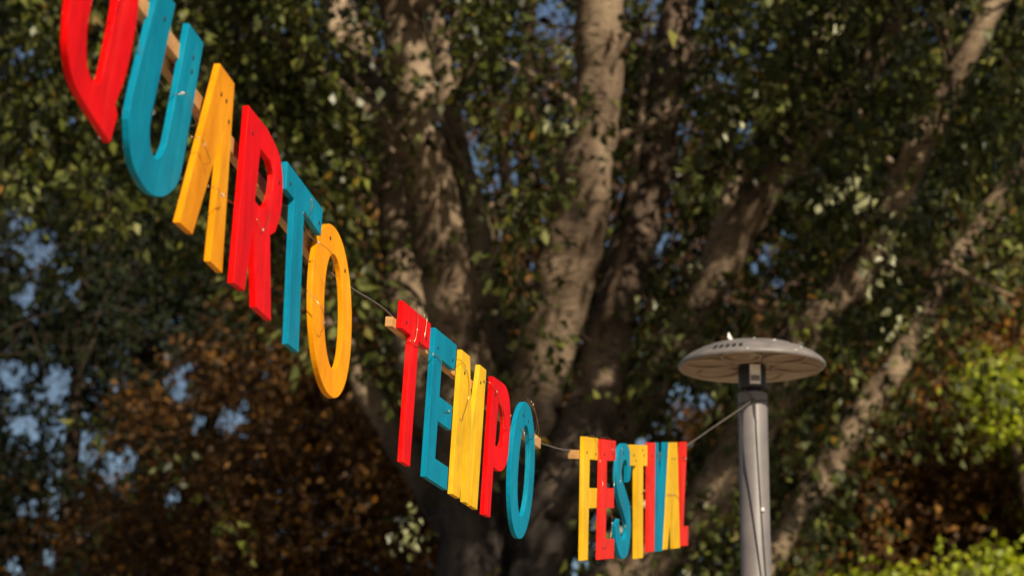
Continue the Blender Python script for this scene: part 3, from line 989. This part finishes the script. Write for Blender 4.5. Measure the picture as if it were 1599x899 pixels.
def main_zone(x, y, d):
    lo = np.interp(x, [-400, 0, 150, 450, 620, 760, 1000, 1230, 1340, 1480, 1600, 2000], [200, 270, 340, 430, 580, 680, 930, 830, 590, 450, 400, 300])
    p = np.clip((lo - y) / 90 + .5, 0.03, 1)
    return rng.uniform(size=len(x)) < p


C = crown_points(6400, -420, 1690, -420, 1000, 22.0, 29.0, main_zone)
C = C[clumpy(C, 1.35, -0.28, 5)]
C = C[limb_clear(C, NK)]
for k_ in (4, 5, 6, 7, 9, 10):                      # sprays hanging from the slanting limbs
    pa = limb_paths[k_][0]
    j_ = rng.integers(8, len(pa), 70)
    C = np.concatenate([C, pa[j_] + rng.normal(size=(70, 3)) * np.array([.28, .25, .22]) + np.array([0, -.35, 0])])
C = C[gap_keep(C, 1.15)]
C = C[sun_keep(C, .9, .2)]
P, D, E0, E1 = sprays(C, 34, .62)
k = limb_clear(P, [max(q, .5) if q > .1 else .22 for q in NK]) & gap_keep(P, .85, .15) & sun_keep(P, 1.0, .28)
P, D = P[k], D[k]
V, Q = leaves_at(P, D, .112)
sp_t = np.repeat(rng.normal(size=len(C)) * .16, 34)[k]
tone = np.clip(rng.beta(1.0, 2.3, len(P)) + sp_t, 0, 1)
cr = fast_mesh('crown', V, Q, LEAF, tree, tone)
cr['kind'] = 'stuff'
tw = twig_mesh('twigs', E0, E1, .006, BARKD, tree)
tw['kind'] = 'stuff'
# the crown goes on unseen above the frame, its density shaped for shade
C = np.concatenate([crown_points(850, -300, 1950, -620, -190, 18.0, 24.0), crown_points(400, -500, 2200, -1500, -500, 17.5, 24.0)])
C = C[clumpy(C, 3.0, 0.0, 6)]
shade_mass = rng.normal(size=(330, 3)); shade_mass /= np.linalg.norm(shade_mass, axis=1)[:, None]
C = np.concatenate([C, np.array([3.7, 19.0, 10.3]) + shade_mass * rng.uniform(0, 1, (330, 1)) ** .4 * np.array([2.0, 1.6, 1.15])])   # unseen leaf mass added to shade the trunk base
P, D, E0, E1 = sprays(C, 22, .75)
k = sun_keep(P, 1.1, .1)
P, D = P[k], D[k]
V, Q = leaves_at(P, D, .135)
o_ = fast_mesh('upper_crown', V, Q, LEAF, tree, rng.beta(2.2, 2.6, len(P)))
o_['kind'] = 'stuff'

# single leaves on the nearest sprigs, sunlight put into their pale colour
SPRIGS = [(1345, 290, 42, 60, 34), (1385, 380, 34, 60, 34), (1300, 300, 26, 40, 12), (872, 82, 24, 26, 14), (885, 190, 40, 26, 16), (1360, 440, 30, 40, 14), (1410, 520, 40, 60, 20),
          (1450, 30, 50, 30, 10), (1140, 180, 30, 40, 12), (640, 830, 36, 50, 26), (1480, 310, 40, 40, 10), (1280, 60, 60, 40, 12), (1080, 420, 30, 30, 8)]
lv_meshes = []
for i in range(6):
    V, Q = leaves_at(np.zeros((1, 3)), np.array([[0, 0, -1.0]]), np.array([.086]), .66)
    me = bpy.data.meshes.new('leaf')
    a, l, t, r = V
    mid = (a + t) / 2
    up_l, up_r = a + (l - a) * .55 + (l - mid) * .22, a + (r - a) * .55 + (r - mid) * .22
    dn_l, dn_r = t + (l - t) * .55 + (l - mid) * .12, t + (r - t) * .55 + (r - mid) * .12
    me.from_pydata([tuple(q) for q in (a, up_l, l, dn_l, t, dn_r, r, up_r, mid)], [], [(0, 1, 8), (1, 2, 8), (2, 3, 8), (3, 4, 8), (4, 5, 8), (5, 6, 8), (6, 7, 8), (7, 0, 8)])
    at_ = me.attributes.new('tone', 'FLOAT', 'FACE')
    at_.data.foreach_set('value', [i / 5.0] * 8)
    me.materials.append(SUNLIT)
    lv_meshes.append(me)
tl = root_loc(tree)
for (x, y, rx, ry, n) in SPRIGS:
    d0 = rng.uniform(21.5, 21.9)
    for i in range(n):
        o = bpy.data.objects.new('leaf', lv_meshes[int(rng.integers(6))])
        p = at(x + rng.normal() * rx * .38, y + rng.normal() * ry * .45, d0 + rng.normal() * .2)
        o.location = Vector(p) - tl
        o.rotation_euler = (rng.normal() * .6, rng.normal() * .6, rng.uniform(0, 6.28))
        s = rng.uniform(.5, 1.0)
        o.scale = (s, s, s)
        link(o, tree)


# ---- trees behind
def back_tree(name, label, mat, bx, by, blobs, nsp, nleaf, size, spread, bark=BARKD, gap=True, thr=-.3, seed=1, trunk_r=.3, toneb=(2, 2.6), limbs=4):
    """blobs: (px, py, distance, rx px, ry px, depth half) ellipsoids of the crown"""
    root = empty(name, (bx, by, 0))
    tag(root, label, 'tree', 'trees behind the big tree')
    cc = [at(b_[0], b_[1], b_[2]) for b_ in blobs]
    top = max(c[2] for c in cc)
    V, Fc = tube(catmull([(bx, by, -.1), (bx + .05, by, 1.5), (bx - .1, by + .1, top * .5), (bx + .1, by, top)], 7), np.linspace(trunk_r, trunk_r * .25, 22), 12, .06, seed)
    mesh_obj('trunk', V, Fc, bark, root, True)
    for i, c in enumerate(cc[:limbs]):
        s = np.array([bx, by, max(1.5, c[2] * .55)])
        V, Fc = tube(catmull([s, (s + c) / 2 + np.array([0, 0, -.2]), c], 6), np.linspace(trunk_r * .5, .03, 13), 8, .08, seed + i)
        mesh_obj('limb', V, Fc, bark, root, True)
    Cs = []
    for b_, c in zip(blobs, cc):
        v = rng.normal(size=(max(4, int(nsp * b_[3] * b_[4] / sum(q[3] * q[4] for q in blobs))), 3))
        v /= np.linalg.norm(v, axis=1)[:, None]
        v *= rng.uniform(0, 1, (len(v), 1)) ** .4
        k_ = b_[2] / FPX
        Cs.append(c + v * np.array([b_[3] * k_, b_[5], b_[4] * k_]))
    C = np.concatenate(Cs)
    C = C[C[:, 2] > .8]
    C = C[clumpy(C, 2.2, thr, seed)]
    if gap:
        C = C[gap_keep(C, 1.25, .015)]
    P, D, E0, E1 = sprays(C, nleaf, spread)
    if gap:
        k = gap_keep(P, .95, .06)
        P, D = P[k], D[k]
    V, Q = leaves_at(P, D, size)
    tone = np.clip(rng.beta(*toneb, len(P)), 0, 1)
    o = fast_mesh('crown', V, Q, mat, root, tone)
    o['kind'] = 'stuff'
    t_ = twig_mesh('twigs', E0, E1, .008, bark, root)
    t_['kind'] = 'stuff'
    return root


def gx(px, d):
    return float(at(px, 449, d)[0])


back_tree('copper_tree', 'dark copper-leaved tree low on the left behind the signs', COPPER, gx(480, 33), 32.0,
          [(450, 760, 32, 330, 260, 2.2), (240, 900, 31, 260, 160, 2.0), (640, 560, 33, 260, 260, 2.0), (560, 1050, 32, 420, 200, 2.2)], 3300, 30, .11, .8, thr=-.9, seed=11)
back_tree('copper_tree', 'dark copper-leaved tree behind the limbs in the top middle', DARKCOPPER, gx(820, 38), 37.0,
          [(780, 200, 38, 300, 330, 2.2), (850, 620, 37, 280, 260, 2.0), (1060, 350, 38, 240, 360, 2.0), (760, -150, 38, 300, 200, 2)], 2600, 28, .11, .9, thr=-.35, seed=12)
back_tree('copper_tree', 'dark copper-leaved tree on the right behind the lamp post', COPPER, gx(1420, 33), 32.0,
          [(1400, 640, 32, 260, 230, 2.0), (1500, 820, 31.5, 300, 200, 2.0), (1200, 800, 33, 220, 220, 2.0), (1580, 520, 32.5, 200, 200, 2.0), (1350, 1000, 32, 380, 160, 2.0)], 3300, 30, .11, .8, thr=-1.0, seed=13)
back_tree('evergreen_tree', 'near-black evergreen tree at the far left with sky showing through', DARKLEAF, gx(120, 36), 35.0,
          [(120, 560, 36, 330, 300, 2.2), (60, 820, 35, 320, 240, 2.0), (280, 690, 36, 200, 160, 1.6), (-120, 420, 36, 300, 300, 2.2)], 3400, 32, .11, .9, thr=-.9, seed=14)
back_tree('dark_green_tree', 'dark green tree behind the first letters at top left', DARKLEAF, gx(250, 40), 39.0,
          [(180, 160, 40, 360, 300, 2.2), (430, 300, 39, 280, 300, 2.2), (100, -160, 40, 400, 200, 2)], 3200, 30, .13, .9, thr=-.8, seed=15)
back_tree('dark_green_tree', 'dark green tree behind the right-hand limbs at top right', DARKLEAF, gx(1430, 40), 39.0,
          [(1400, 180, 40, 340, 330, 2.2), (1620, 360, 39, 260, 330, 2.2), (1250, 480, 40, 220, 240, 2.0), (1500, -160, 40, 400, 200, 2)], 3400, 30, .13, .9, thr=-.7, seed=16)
back_tree('lime_tree', 'sunlit yellow-green tree at the right edge', LIME, gx(1680, 29.5), 29.0,
          [(1560, 585, 29.5, 58, 36, .6), (1592, 680, 29.5, 26, 24, .5), (1690, 620, 29.5, 80, 70, .8), (1700, 760, 29.5, 70, 60, .8)], 300, 30, .085, .5, gap=False, thr=-1.6, seed=17)
back_tree('lime_tree', 'sunlit yellow-green treetop along the bottom right', LIME, gx(1500, 28), 27.5,
          [(1500, 935, 28, 190, 52, .9), (1590, 900, 28, 80, 62, .9), (1310, 935, 28, 60, 36, .5), (1480, 1050, 28, 200, 80, 1.0)], 640, 30, .085, .5, gap=False, thr=-1.6, seed=18)
